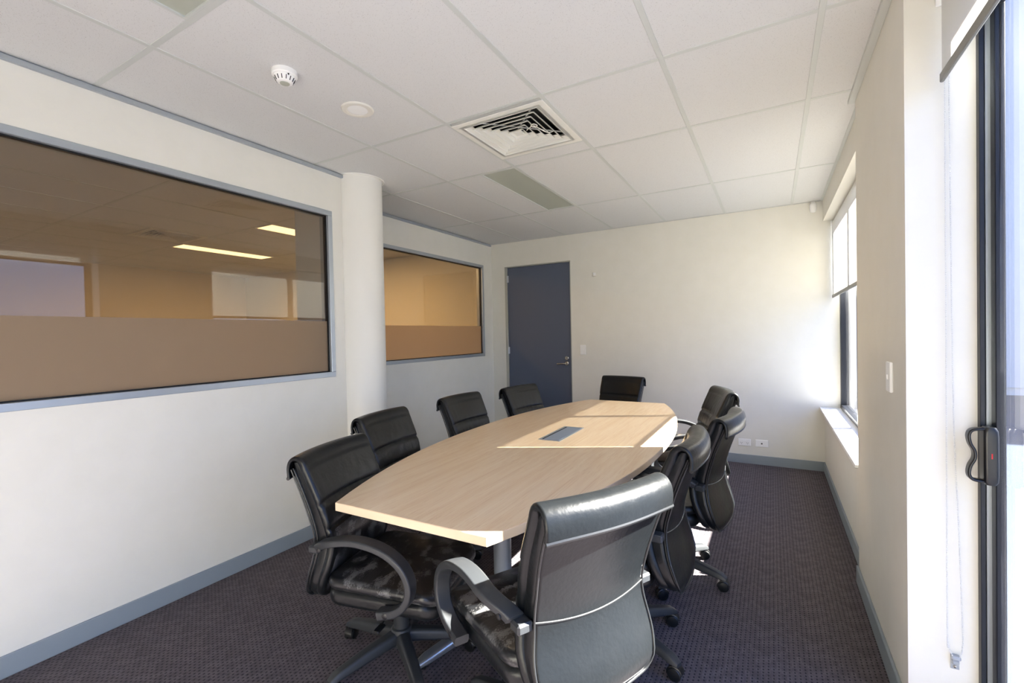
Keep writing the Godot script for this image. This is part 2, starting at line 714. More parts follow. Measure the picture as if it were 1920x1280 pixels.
	# ceiling angles
	struct("trim_1", solid([
		bx(Vector3(LEFT_A, CEIL - 0.030, -2.385), Vector3(LEFT_A + 0.018, CEIL - 0.008, NEAR), 0.001),
		bx(Vector3(LEFT_A, CEIL - 0.008, -2.385), Vector3(LEFT_A + 0.004, CEIL, NEAR)),
	]), M.aluminium, "grey metal shadow-line angle above the long glazed panel", "trim")
	struct("trim_2", solid([
		bx(Vector3(LEFT_B, CEIL - 0.030, BACK + 0.03), Vector3(LEFT_B + 0.018, CEIL - 0.008, -2.60), 0.001),
		bx(Vector3(LEFT_B, CEIL - 0.008, BACK + 0.03), Vector3(LEFT_B + 0.004, CEIL, -2.60)),
	]), M.aluminium, "grey metal shadow-line angle between column and door wall", "trim")
	struct("trim_3", solid([
		bx(Vector3(LEFT_B + 0.02, CEIL - 0.004, BACK), Vector3(RIGHT, CEIL - 0.001, BACK + 0.019)),
		bx(Vector3(RIGHT - 0.019, CEIL - 0.004, BACK), Vector3(RIGHT, CEIL - 0.001, -3.05)),
		bx(Vector3(PILLAR - 0.030, CEIL - 0.020, -3.07), Vector3(PILLAR, CEIL - 0.012, -2.02), 0.001),
		bx(Vector3(PILLAR - 0.030, CEIL - 0.012, -3.07), Vector3(PILLAR - 0.024, CEIL, -2.02)),
	]), M.grid_metal, "white metal wall angle along the door wall and pillar", "trim")


func build_ceiling() -> void:
	var c := base("ceiling")
	tag(c, "suspended ceiling of pale mineral tiles in a metal grid", "ceiling", "", "structure")
	var xs := [-3.31, -2.822, -2.222, -1.622, -1.022, -0.422, 0.178, 0.43]
	var zs := [BACK, -4.159, -2.939, -2.141, -0.942, 0.262, NEAR]
	for i in xs.size() - 1:
		for j in zs.size() - 1:
			var x0: float = xs[i]
			var x1: float = xs[i + 1]
			var z0: float = zs[j]
			var z1: float = zs[j + 1]
			if i == 0 and j >= 3:
				continue
			if i == 3 and j == 2:
				# the air vent takes most of this cell
				put("tile", box_mesh(Vector3(x0, CEIL, z0), Vector3(x1, CEIL + 0.015, -2.775)), M.ceiling_tile, c)
				continue
			if i == 2 and (j == 1 or j == 4):
				put("tile", box_mesh(Vector3(x0, CEIL, z0), Vector3(-1.925, CEIL + 0.015, z1)), M.ceiling_tile, c)
				continue
			put("tile", box_mesh(Vector3(x0 + 0.001, CEIL, z0 + 0.001), Vector3(x1 - 0.001, CEIL + 0.015, z1 - 0.001)), M.ceiling_tile, c)
	for i in range(1, xs.size() - 1):
		var zend: float = NEAR if i > 1 else -2.72
		put("grid_bar", box_mesh(Vector3(xs[i] - 0.012, CEIL - 0.003, BACK), Vector3(xs[i] + 0.012, CEIL + 0.001, zend), 0.001), M.grid_metal, c)
	for j in range(1, zs.size() - 1):
		var xl: float = -3.31 if j < 3 else LEFT_A
		put("grid_bar", box_mesh(Vector3(xl, CEIL - 0.0025, zs[j] - 0.012), Vector3(RIGHT if zs[j] < -3.0 or zs[j] > -1.9 else PILLAR, CEIL + 0.001, zs[j] + 0.012), 0.001), M.grid_metal, c)
	put("grid_bar", box_mesh(Vector3(-1.622, CEIL - 0.0025, -2.787), Vector3(-1.022, CEIL + 0.001, -2.763), 0.001), M.grid_metal, c)


# ------------------------------------------------------------------ interior glazing on the left

func glazed_panel(n: int, face: float, z0: float, z1: float, y0: float, y1: float, frost: float, label: String) -> void:
	var o := base("window_%d" % n, Vector3(face, y0, (z0 + z1) / 2))
	tag(o, label, "window", "", "structure")
	var hz := (z1 - z0) / 2
	var h := y1 - y0
	var w := 0.036
	var out := 0.006
	# aluminium frame: outer flange and inner lip
	for s in [[Vector3(-0.09, 0, -hz), Vector3(out, w, hz)], [Vector3(-0.09, h - w, -hz), Vector3(out, h, hz)], [Vector3(-0.09, w, -hz), Vector3(out, h - w, -hz + w)], [Vector3(-0.09, w, hz - w), Vector3(out, h - w, hz)]]:
		put("frame_rail", box_mesh(s[0], s[1], 0.002), M.aluminium, o)
	var g := 0.007
	put("gasket", solid([
		bx(Vector3(-0.045, w, -hz + w), Vector3(-0.016, w + g, hz - w)),
		bx(Vector3(-0.045, h - w - g, -hz + w), Vector3(-0.016, h - w, hz - w)),
		bx(Vector3(-0.045, w + g, -hz + w), Vector3(-0.016, h - w - g, -hz + w + g)),
		bx(Vector3(-0.045, w + g, hz - w - g), Vector3(-0.016, h - w - g, hz - w)),
	]), M.gasket, o)
	put("pane", box_mesh(Vector3(-0.038, w + 0.002, -hz + w + 0.002), Vector3(-0.028, h - w - 0.002, hz - w - 0.002)), M.bronze_glass, o)
	var f := put("frosted_film", box_mesh(Vector3(-0.0275, w + 0.004, -hz + w + 0.004), Vector3(-0.0268, frost - y0, hz - w - 0.004)), M.frosted_film, o)
	tag(f, "frosted privacy film on the lower part of the glass")


func build_glazing() -> void:
	glazed_panel(1, LEFT_A, -2.280, 1.20, 1.10, 2.305, 1.505, "long tinted glazed panel with frosted lower band, in front of the column")
	glazed_panel(2, LEFT_B, -5.092, -3.02, 1.105, 2.300, 1.498, "smaller tinted glazed panel with frosted lower band, beside the door")


func build_next_room() -> void:
	struct("wall_next_room_far", box_mesh(Vector3(-9.2, -0.15, BACK), Vector3(-9.05, 2.9, NEAR)), M.next_wall, "warm-lit far wall of the next office behind the glass", "wall")
	struct("floor_next_room", box_mesh(Vector3(-9.05, -0.15, BACK), Vector3(-3.5, 0.0, NEAR)), M.next_carpet, "dark carpet of the next office behind the glass", "floor")
	var c := base("ceiling_next_room")
	tag(c, "tiled ceiling of the next office seen through the glass", "ceiling", "", "structure")
	var xs := [-9.05, -8.76, -8.16, -7.56, -6.96, -6.36, -5.76, -5.16, -4.56, -3.96, -3.41]
	var zs := [BACK, -4.18, -2.98, -1.78, -0.58, 0.62, NEAR]
	var xs2 := [-3.41, LEFT_A - 0.1]
	for i in xs.size() - 1:
		for j in zs.size() - 1:
			if i == 5 and j == 2:
				# cell of the air vent
				put("tile", box_mesh(Vector3(xs[i] + 0.001, CEIL, -2.37), Vector3(xs[i + 1] - 0.001, CEIL + 0.015, zs[j + 1] - 0.001)), M.ceiling_tile, c)
				continue
			put("tile", box_mesh(Vector3(xs[i] + 0.001, CEIL, zs[j] + 0.001), Vector3(xs[i + 1] - 0.001, CEIL + 0.015, zs[j + 1] - 0.001)), M.ceiling_tile, c)
	put("tile", box_mesh(Vector3(xs2[0], CEIL, -2.42), Vector3(xs2[1], CEIL + 0.015, NEAR)), M.ceiling_tile, c)
	for i in range(1, xs.size() - 1):
		put("grid_bar", box_mesh(Vector3(xs[i] - 0.012, CEIL - 0.003, BACK), Vector3(xs[i] + 0.012, CEIL, NEAR)), M.grid_metal, c)
	for j in range(1, zs.size() - 1):
		put("grid_bar", box_mesh(Vector3(-9.05, CEIL - 0.0025, zs[j] - 0.012), Vector3(-3.41, CEIL, zs[j] + 0.012)), M.grid_metal, c)
	next_light(Vector3(-6.55, CEIL, -3.58), "lit warm ceiling light panel deep in the next office")
	next_light(Vector3(-4.73, CEIL, -3.58), "lit warm ceiling light panel just behind the glazed partition")
	square_vent("air_vent", Vector3(-6.06, CEIL, -2.672), 0.294, "square louvred air vent in the next office ceiling", false)


func next_light(at: Vector3, label: String) -> void:
	var o := base("ceiling_light", at)
	tag(o, label, "ceiling light", "lit ceiling panels of the next office")
	put("frame", solid([
		bx(Vector3(-0.15, -0.010, -0.6), Vector3(-0.138, 0.0, 0.6)),
		bx(Vector3(0.138, -0.010, -0.6), Vector3(0.15, 0.0, 0.6)),
		bx(Vector3(-0.138, -0.010, -0.6), Vector3(0.138, 0.0, -0.588)),
		bx(Vector3(-0.138, -0.010, 0.588), Vector3(0.138, 0.0, 0.6)),
	]), M.white_gloss, o)
	put("light_diffuser", box_mesh(Vector3(-0.138, -0.007, -0.588), Vector3(0.138, -0.001, 0.588)), M.lit_panel, o)
	var l := AreaLight3D.new()
	l.name = "panel_light"
	l.area_size = Vector2(0.27, 1.17)
	l.light_color = Color(1.0, 0.78, 0.50)
	l.light_energy = 2.4
	l.shadow_enabled = true
	l.position = Vector3(0, -0.012, 0)
	l.rotation = Vector3(-PI / 2, 0, 0)
	o.add_child(l)


# ------------------------------------------------------------------ door

func build_door() -> void:
	var o := base("door_1", Vector3(-2.637, 0, BACK))
	tag(o, "blue-grey flush door with lever handle and pale metal frame", "door", "", "structure")
	var hw := 0.469
	var h := 2.283
	put("frame_jamb", box_mesh(Vector3(-hw, 0, -0.12), Vector3(-hw + 0.030, h, 0.004), 0.002), M.frame_paint, o)
	put("frame_jamb", box_mesh(Vector3(hw - 0.006, 0, -0.12), Vector3(hw + 0.004, h, 0.004), 0.002), M.frame_paint, o)
	put("frame_head", box_mesh(Vector3(-hw + 0.030, h - 0.014, -0.12), Vector3(hw - 0.006, h, 0.004), 0.002), M.frame_paint, o)
	var leaf := put("leaf", box_mesh(Vector3(-hw + 0.034, 0.006, -0.058), Vector3(hw - 0.009, h - 0.018, -0.018), 0.0015), M.door_blue, o)
	var lx := 0.398
	var handle := solid([
		moved(lathe([Vector2(0.0, 0.0), Vector2(0.026, 0.0), Vector2(0.026, 0.006), Vector2(0.022, 0.010), Vector2(0.010, 0.012), Vector2(0.010, 0.048), Vector2(0.0, 0.048)], 28), Transform3D(Basis(Vector3.RIGHT, PI / 2), Vector3(lx, 1.006, -0.018))),
		sweep(smooth_path([Vector3(lx, 1.006, 0.028), Vector3(lx - 0.02, 1.006, 0.034), Vector3(lx - 0.06, 1.004, 0.034), Vector3(lx - 0.115, 1.001, 0.030)], 5), [0.009], 12),
	])
	put("lever_handle", handle, M.chrome, leaf)
	put("lock", solid([moved(lathe([Vector2(0.0, 0.0), Vector2(0.026, 0.0), Vector2(0.026, 0.008), Vector2(0.020, 0.013), Vector2(0.0, 0.014)], 28), Transform3D(Basis(Vector3.RIGHT, PI / 2), Vector3(lx + 0.002, 1.070, -0.018))), bx(Vector3(lx - 0.001, 1.060, -0.006), Vector3(lx + 0.005, 1.080, -0.002))]), M.chrome, leaf)
	for y in [2.12, 1.17, 0.24]:
		put("hinge", solid([cyl(Vector3(-hw + 0.033, y - 0.045, -0.010), Vector3(-hw + 0.033, y + 0.045, -0.010), 0.0075, -1.0, 12), bx(Vector3(-hw + 0.020, y - 0.045, -0.0175), Vector3(-hw + 0.050, y + 0.045, -0.0155))]), M.silver_paint, o)


# ------------------------------------------------------------------ outer windows and blinds

func build_windows() -> void:
	# far window
	var o := base("window_3", Vector3(0.585, 0.605, -4.2215))
	tag(o, "dark framed outer window under a half-lowered blind, beside the door wall", "window", "", "structure")
	var hz := 1.0815
	var h := 1.800
	put("frame_rail", box_mesh(Vector3(-0.03, 0, -hz), Vector3(0.035, 0.055, hz), 0.002), M.dark_frame, o)
	put("frame_rail", box_mesh(Vector3(-0.03, h - 0.055, -hz), Vector3(0.035, h, hz), 0.002), M.dark_frame, o)
	put("frame_stile", box_mesh(Vector3(-0.03, 0.055, -hz), Vector3(0.035, h - 0.055, -hz + 0.06), 0.002), M.dark_frame, o)
	put("frame_stile", box_mesh(Vector3(-0.03, 0.055, hz - 0.06), Vector3(0.035, h - 0.055, hz), 0.002), M.dark_frame, o)
	put("mullion", box_mesh(Vector3(-0.03, 0.055, -0.10), Vector3(0.035, h - 0.055, -0.04), 0.002), M.dark_frame, o)
	put("pane", box_mesh(Vector3(0.0, 0.055, -hz + 0.06), Vector3(0.006, h - 0.055, -0.10)), M.clear_glass, o)
	put("pane", box_mesh(Vector3(0.0, 0.055, -0.04), Vector3(0.006, h - 0.055, hz - 0.06)), M.clear_glass, o)
	struct("window_sill", box_mesh(Vector3(0.390, 0.600, BACK + 0.001), Vector3(0.572, 0.622, -3.141), 0.003), M.sill_paint, "white painted sill board under the far window", "sill")
	# its blind
	roller_blind(Vector3(0.50, 0, 0), -5.285, -3.165, 2.395, 1.665, "cream roller blind half lowered over the far window")
	# glazed sliding door
	o = base("window_4", Vector3(0.615, 0, -2.02))
	tag(o, "floor-length sliding glass door with dark frame and latch, beside the pillar", "sliding door", "", "structure")
	put("frame_jamb", box_mesh(Vector3(-0.043, 0, 0.0), Vector3(-0.031, 2.48, 0.024), 0.001), M.dark_frame, o)
	put("frame_channel", box_mesh(Vector3(-0.031, 0, 0.0), Vector3(-0.026, 2.48, 0.008)), M.gasket, o)
	put("frame_jamb", box_mesh(Vector3(-0.026, 0, 0.0), Vector3(0.010, 2.48, 0.012), 0.001), M.aluminium, o)
	put("frame_head", box_mesh(Vector3(-0.043, 2.43, 0.024), Vector3(0.03, 2.48, 3.42), 0.002), M.dark_frame, o)
	put("track", box_mesh(Vector3(-0.043, 0.0, 0.024), Vector3(0.03, 0.03, 3.42), 0.002), M.dark_frame, o)
	var leaf_edges := [[0.012, 1.72, 0.0], [1.68, 3.40, 0.03]]
	for e in leaf_edges:
		var z0: float = e[0]
		var z1: float = e[1]
		var dx: float = e[2]
		put("stile", box_mesh(Vector3(-0.014 + dx, 0.03, z0), Vector3(0.010 + dx, 2.43, z0 + 0.034), 0.002), M.dark_frame, o)
		put("stile", box_mesh(Vector3(-0.014 + dx, 0.03, z1 - 0.05), Vector3(0.010 + dx, 2.43, z1), 0.002), M.dark_frame, o)
		put("rail", box_mesh(Vector3(-0.013 + dx, 0.03, z0 + 0.034), Vector3(0.009 + dx, 0.11, z1 - 0.05), 0.002), M.dark_frame, o)
		put("rail", box_mesh(Vector3(-0.013 + dx, 2.36, z0 + 0.034), Vector3(0.009 + dx, 2.43, z1 - 0.05), 0.002), M.dark_frame, o)
		put("pane", box_mesh(Vector3(-0.004 + dx, 0.11, z0 + 0.034), Vector3(0.002 + dx, 2.36, z1 - 0.05)), M.clear_glass, o)
	latch(o)
	roller_blind(Vector3(0.485, 0, 0), -2.005, 1.38, 2.475, 2.168, "cream roller blind rolled nearly up above the sliding glass door")
	bead_chain()


func latch(parent: Node3D) -> void:
	# pull handle: a rounded block clamped on the stile with a waisted finger loop on its inner side
	var body := []
	for s in [[0.0, 0.012, 0.020], [0.010, 0.017, 0.023], [0.030, 0.018, 0.024], [0.150, 0.018, 0.024], [0.168, 0.017, 0.023], [0.180, 0.012, 0.020]]:
		var r := []
		for p in rounded_rect(s[1], s[2], 0.009, 3):
			r.append(Vector3(-0.030 + p.x, 0.884 + s[0], 0.048 + p.y))
		body.append(r)
	var lt := put("latch", solid([loft(body)]), M.latch_black, parent)
	var loop := smooth_path([Vector3(-0.044, 0.892, 0.05), Vector3(-0.070, 0.896, 0.05), Vector3(-0.079, 0.912, 0.05), Vector3(-0.076, 0.938, 0.05), Vector3(-0.066, 0.962, 0.05), Vector3(-0.066, 0.986, 0.05), Vector3(-0.076, 1.010, 0.05), Vector3(-0.079, 1.036, 0.05), Vector3(-0.070, 1.052, 0.05), Vector3(-0.044, 1.057, 0.05)], 5)
	var rows := []
	for i in loop.size():
		var d: Vector3 = (loop[mini(i + 1, loop.size() - 1)] - loop[maxi(i - 1, 0)]).normalized()
		var u := d.cross(Vector3.BACK).normalized()
		var r := []
		for p in rounded_rect(0.0042, 0.014, 0.004, 3):
			r.append(loop[i] + u * p.x + Vector3.BACK * p.y)
		rows.append(r)
	put("pull_loop", solid([loft(rows)]), M.latch_black, lt)
	put("snib_mark", box_mesh(Vector3(-0.032, 0.968, 0.0715), Vector3(-0.029, 0.984, 0.0725)), M.red_mark, lt)


func roller_blind(at: Vector3, z0: float, z1: float, top: float, bottom: float, label: String) -> void:
	var o := base("roller_blind", Vector3(at.x, bottom, (z0 + z1) / 2))
	tag(o, label, "roller blind")
	var hz := (z1 - z0) / 2
	var h := top - bottom
	put("fabric", box_mesh(Vector3(-0.0006, 0.02, -hz + 0.012), Vector3(0.0006, h - 0.02, hz - 0.012)), M.blind_fabric, o)
	put("bottom_rail", box_mesh(Vector3(-0.006, 0.0, -hz + 0.008), Vector3(0.006, 0.030, hz - 0.008), 0.003), M.rail_grey, o)
	put("roller", solid([cyl(Vector3(0.022, h - 0.025, -hz + 0.01), Vector3(0.022, h - 0.025, hz - 0.01), 0.022, -1.0, 20)]), M.white_gloss, o)
	for s in [-1, 1]:
		put("bracket", box_mesh(Vector3(-0.012, h - 0.055, s * hz - 0.003), Vector3(0.05, h, s * hz + 0.003), 0.001), M.white_plastic, o)


func bead_chain() -> void:
	var o := base("blind_chain", Vector3(0.496, 0.278, -2.006))
	tag(o, "pale beaded blind chain loop hanging against the pillar reveal", "blind chain")
	var left := Vector3(0.0, 0, 0)
	var pts := [Vector3(-0.002, 2.06, 0), Vector3(-0.002, 0.9, 0.0), Vector3(-0.003, 0.12, 0.0), Vector3(0.000, 0.05, 0.0), Vector3(0.010, 0.015, 0.002), Vector3(0.018, 0.010, 0.003), Vector3(0.026, 0.015, 0.002), Vector3(0.034, 0.05, 0.0), Vector3(0.034, 0.12, 0.0), Vector3(0.026, 0.45, 0.0), Vector3(0.014, 0.9, 0.0), Vector3(0.008, 2.06, 0)]
	put("cord", solid([sweep(smooth_path(pts, 6), [0.0008], 6)]), M.bead_clear, o)
	var curve := Curve3D.new()
	for p in smooth_path(pts, 8):
		curve.add_point(p + left)
	var bead := SphereMesh.new()
	bead.radius = 0.0022
	bead.height = 0.0044
	bead.radial_segments = 8
	bead.rings = 5
	var mm := MultiMesh.new()
	mm.transform_format = MultiMesh.TRANSFORM_3D
	mm.mesh = bead
	var n := int(curve.get_baked_length() / 0.0062)
	mm.instance_count = n
	for i in n:
		mm.set_instance_transform(i, Transform3D(Basis.IDENTITY, curve.sample_baked(i * 0.0062)))
	var mi := MultiMeshInstance3D.new()
	mi.name = "beads"
	mi.multimesh = mm
	mi.material_override = M.bead_clear
	mi.set_meta("kind", "stuff")
	o.add_child(mi)
	var t := base("chain_tensioner", Vector3(0.514, 0.245, -2.02))
	tag(t, "small clear plastic chain tensioner screwed to the reveal", "chain holder")
	put("holder", solid([bx(Vector3(-0.011, 0, 0), Vector3(0.011, 0.05, 0.003), 0.001), bx(Vector3(-0.012, 0.038, 0.002), Vector3(0.012, 0.050, 0.020), 0.003), bx(Vector3(-0.010, 0.018, 0.003), Vector3(0.010, 0.034, 0.012), 0.004)]), M.tensioner_clear, t)
	put("screw", solid([moved(lathe([Vector2(0, 0), Vector2(0.005, 0.0), Vector2(0.004, 0.003), Vector2(0, 0.0035)], 14), Transform3D(Basis(Vector3.RIGHT, PI / 2), Vector3(0, 0.009, 0.003)))]), M.chrome, t)


# ------------------------------------------------------------------ table

func build_table() -> void:
	var o := base("conference_table", Vector3(-1.185, 0, -2.75), deg_to_rad(0.9))
	tag(o, "boat-shaped beech conference table with metal cable box", "table")
	# outline in the table's own axes
	var L := 1.525
	var out := []
	var n := 28
	var side := func(s: float) -> Array:
		var a := []
		for k in n + 1:
			var z := -L + 2 * L * k / n
			var q := pow(absf(z) / L, 2.25)
			a.append(Vector2(s * lerpf(0.640, 0.352, q), z))
		return a
	var right_side: Array = side.call(1.0)
	var left_side: Array = side.call(-1.0)
	left_side.reverse()
	out = right_side + left_side
	var th := 0.033
	put("table_top", solid([slab(out, 0.73 - th + 0.0015, 0.73, 0.0012)], 25.0), M.beech, o)
	# edge band just proud of the board
	var band := []
	for p in out:
		band.append(p + p.normalized() * 0.0012)
	put("edge_band", solid([slab(band, 0.73 - th, 0.73 - 0.0014, 0.0008)], 25.0), M.beech_edge, o)
	# cable box
	var cx := -0.012
	var cz := 0.005
	var frame := put("cable_box_frame", solid([
		bx(Vector3(cx - 0.072, 0.728, cz - 0.217), Vector3(cx + 0.072, 0.7325, cz - 0.204), 0.001),
		bx(Vector3(cx - 0.072, 0.728, cz + 0.204), Vector3(cx + 0.072, 0.7325, cz + 0.217), 0.001),
		bx(Vector3(cx - 0.072, 0.728, cz - 0.204), Vector3(cx - 0.058, 0.7325, cz + 0.204), 0.001),
		bx(Vector3(cx + 0.062, 0.728, cz - 0.204), Vector3(cx + 0.072, 0.7325, cz + 0.204), 0.001),
	]), M.silver_paint, o)
	put("slot", box_mesh(Vector3(cx - 0.058, 0.729, cz - 0.204), Vector3(cx - 0.040, 0.7305, cz + 0.204)), M.hole_black, frame)
	put("lid", box_mesh(Vector3(cx - 0.042, 0.729, cz - 0.203), Vector3(cx + 0.061, 0.7335, cz + 0.203), 0.0015), M.lid_metal, frame)
	# two pedestals with four splayed feet each
	for s in [1, -1]:
		var px: float = 0.02 * s
		var pz: float = 0.86 * s
		put("pedestal_column", solid([lathe([Vector2(0.0, 0.05), Vector2(0.043, 0.05), Vector2(0.043, 0.69), Vector2(0.0, 0.69)], 32)]), M.leg_metal, o, Vector3(px, 0, pz))
		put("mounting_plate", box_mesh(Vector3(px - 0.20, 0.688, pz - 0.20), Vector3(px + 0.20, 0.697, pz + 0.20), 0.002), M.black_plastic, o)
		for k in 4:
			var a := deg_to_rad(18.0 + 90.0 * k)
			var d := Vector3(-sin(a), 0, cos(a))
			var rows := []
			for i in 9:
				var t := i / 8.0
				var c := Vector3(px, 0, pz) + d * lerpf(0.02, 0.50, t)
				var top := lerpf(0.105, 0.036, pow(t, 0.8))
				var bot := lerpf(0.045, 0.006, pow(t, 0.6))
				var hw := lerpf(0.034, 0.026, t)
				if i == 8:
					top -= 0.010
					hw *= 0.6
				var w := Vector3.UP.cross(d)
				var r := []
				for p in rounded_rect(hw, (top - bot) / 2, minf(hw, (top - bot) / 2) * 0.85, 4):
					r.append(c + w * p.x + Vector3.UP * ((top + bot) / 2 + p.y))
				rows.append(r)
			put("foot", solid([loft(rows)]), M.silver_paint, o)
			put("glide", solid([lathe([Vector2(0, 0), Vector2(0.018, 0), Vector2(0.018, 0.008), Vector2(0, 0.008)], 18)]), M.caster_black, o, Vector3(px, 0, pz) + d * 0.46)
	put("cross_beam", box_mesh(Vector3(-0.03, 0.64, -0.85), Vector3(0.03, 0.688, 0.85), 0.003), M.black_plastic, o)


# ------------------------------------------------------------------ chairs
# a chair looks towards -z; its gas column stands at the origin

const BACK_FRONT := [[0.36, 0.264], [0.44, 0.238], [0.53, 0.205], [0.61, 0.193], [0.69, 0.210], [0.79, 0.245], [0.89, 0.290], [0.98, 0.330]]
const BACK_WIDTH := [[0.360, 0.135], [0.372, 0.170], [0.395, 0.197], [0.44, 0.215], [0.50, 0.218], [0.59, 0.206], [0.68, 0.207], [0.78, 0.215], [0.88, 0.221], [0.98, 0.223]]
const BACK_DEPTH := [[0.36, 0.056], [0.40, 0.078], [0.50, 0.090], [0.63, 0.092], [0.77, 0.090], [0.90, 0.084], [0.98, 0.080]]
const SEAMS := [0.675, 0.770]


func bend(x: float) -> float:
	# the sides of the back reach forward
	return -0.026 * pow(absf(x) / 0.22, 2.0)


# one slab of the back between two depths (0 front .. 1 rear)
func back_slab(d0: float, d1: float, y0: float, y1: float, grow: float, round_r: float) -> Dictionary:
	var rows := []
	var steps := 30
	for i in steps + 1:
		var t := float(i) / steps
		var y := lerpf(y0, y1, t)
		var w := curve_at(BACK_WIDTH, y) + grow
		var zf := curve_at(BACK_FRONT, y)
		var dep := curve_at(BACK_DEPTH, y)
		var edge := mini(i, steps - i)
		var shrink: float = [0.55, 0.86, 1.0][mini(edge, 2)]
		var za := zf + dep * d0
		var zb := zf + dep * d1
		var hz := (zb - za) / 2 * shrink
		var ring := rounded_rect(w, hz, minf(round_r, hz * 0.96), 4)
		var r := []
		for k in ring.size():
			var a: Vector2 = ring[k]
			var b: Vector2 = ring[(k + 1) % ring.size()]
			var parts := 18 if a.distance_to(b) > 0.12 else 1
			for q in parts:
				var p := a.lerp(b, float(q) / parts)
				r.append(Vector3(p.x, y, (za + zb) / 2 + p.y + bend(p.x)))
		rows.append(r)
	return loft(rows)


# front pad: runs up the front, rolls over the top and hangs down behind as a flap
func front_pad_mesh(first := 0, last := -1, raise := 0.0, inset := 0.0) -> Dictionary:
	var wr := FastNoiseLite.new()
	wr.seed = 17
	wr.frequency = 9.0
	var line := []   # Vector2(z, y) of the outer face
	for k in 58:
		var y := lerpf(0.372, 0.905, k / 57.0)
		line.append(Vector2(curve_at(BACK_FRONT, y), y))
	var f: float = line[-1].x
	var roll := [Vector2(f, 0.905), Vector2(f + 0.010, 0.930), Vector2(f + 0.027, 0.950), Vector2(f + 0.050, 0.958), Vector2(f + 0.074, 0.953), Vector2(f + 0.091, 0.936), Vector2(f + 0.098, 0.913), Vector2(f + 0.098, 0.893), Vector2(f + 0.096, 0.874)]
	var sp := smooth_path(roll, 3)
	for k in range(1, sp.size()):
		line.append(sp[k])
	var rows := []
	var n := line.size()
	for i in range(first, n if last < 0 else last):
		var d: Vector2 = (line[mini(i + 1, n - 1)] - line[maxi(i - 1, 0)]).normalized()
		var out := Vector2(-d.y, d.x)
		var y: float = line[i].y
		var over := i > 57
		var t := clampf(float(i - 57) / (n - 58), 0.0, 1.0)
		var w := curve_at(BACK_WIDTH, minf(y, 0.96)) + lerpf(0.006, 0.010, t) - inset
		var thick := lerpf(0.036, 0.014, smoothstep(0.0, 0.6, t)) if over else 0.036
		if i < 3:
			thick *= [0.45, 0.8, 0.95][i]
			w -= [0.020, 0.007, 0.002][i]
		var r := []
		var hx := w
		for p in rounded_rect(hx, thick / 2, minf(0.016, thick * 0.45), 4):
			r.append(p)
		var fine := []
		for k in r.size():
			var a: Vector2 = r[k]
			var b: Vector2 = r[(k + 1) % r.size()]
			fine.append(a)
			if a.distance_to(b) > 0.12:
				for q in range(1, 30):
					fine.append(a.lerp(b, q / 30.0))
		var row := []
		for p in fine:
			# p.y > 0 is the outer face
			var off: float = p.y - thick / 2 + raise
			if p.y > 0.0 and not over:
				for s in SEAMS:
					off -= 0.010 * exp(-pow((y - s) / 0.006, 2))
				var gather := exp(-pow((y - 0.72) / 0.05, 2)) + 0.5 * exp(-pow((y - 0.83) / 0.06, 2)) + 0.3 * exp(-pow((y - 0.58) / 0.05, 2))
				off += wr.get_noise_2d(p.x * 5.5, y * 0.7) * 0.0045 * gather
				var swell := 1.0 - pow(absf(p.x) / w, 4.0)
				off += (0.010 if y > SEAMS[0] and y < SEAMS[1] else 0.006) * swell
			var c: Vector2 = line[i] + out * off
			row.append(Vector3(p.x, c.y - 0.006 * pow(absf(p.x) / 0.23, 4.0) * t, c.x + bend(p.x)))
		rows.append(row)
	return loft(rows)


func rear_outline(grow: float, y0: float, y1: float) -> Array:
	var pts := []
	var n := 18
	for i in n + 1:
		var y := lerpf(y1, y0, float(i) / n)
		var w := curve_at(BACK_WIDTH, y) + grow
		var z := curve_at(BACK_FRONT, y) + curve_at(BACK_DEPTH, y)
		pts.append(Vector3(w, y, z + bend(w)))
	var bottom := []
	var wb: float = pts[-1].x
	for k in range(1, 8):
		var x := lerpf(wb, -wb, k / 8.0)
		bottom.append(Vector3(x, y0 - 0.006 * sin(PI * k / 8.0), pts[-1].z + bend(x) - bend(wb)))
	var mirror := []
	for p in pts:
		mirror.append(Vector3(-p.x, p.y, p.z))
	mirror.reverse()
	return pts + bottom + mirror


func cushion(hx: float, hz: float, r: float, y0: float, y1: float, edge: float, dome: float, droop: float, zc: float, wrinkle := 0.0) -> Dictionary:
	var rows := []
	var wn := FastNoiseLite.new()
	wn.seed = 29
	wn.frequency = 7.0
	var ring := func(y: float, inset: float) -> Array:
		var out := []
		for p in rounded_rect(hx - inset, hz - inset, maxf(r - inset, 0.004), 7):
			var yy := y
			if p.y < -0.08:
				yy -= droop * pow((-p.y - 0.08) / (hz - 0.08), 2.0)
			out.append(Vector3(p.x, yy, p.y + zc))
		return out
	for k in 6:
		var a := PI / 2 * k / 5.0
		rows.append(ring.call(y0 + edge * (1 - sin(a)), edge * (1 - cos(a))))
	rows.reverse()
	rows.reverse()
	var low := []
	for k in 6:
		var a := PI / 2 * k / 5.0
		low.append(ring.call(y0 + edge * (1.0 - sin(a)), edge * (1.0 - cos(a))))
	low.reverse()
	var high := []
	for k in 6:
		var a := PI / 2 * k / 5.0
		high.append(ring.call(y1 - edge * (1.0 - sin(a)), edge * (1.0 - cos(a))))
	var all := low + high
	# domed top
	for k in range(1, 7):
		var f := 1.0 - k / 6.5
		var out := []
		for p in high[-1]:
			var q := Vector3(p.x * f, 0, (p.z - zc) * f + zc)
			q.y = y1 + dome * (1.0 - f * f) + wrinkle * wn.get_noise_2d(q.x * 3.0, q.z)
			if q.z - zc < -0.08:
				q.y -= droop * pow((-(q.z - zc) - 0.08) / (hz - 0.08), 2.0)
			out.append(q)
		all.append(out)
	return loft(all)


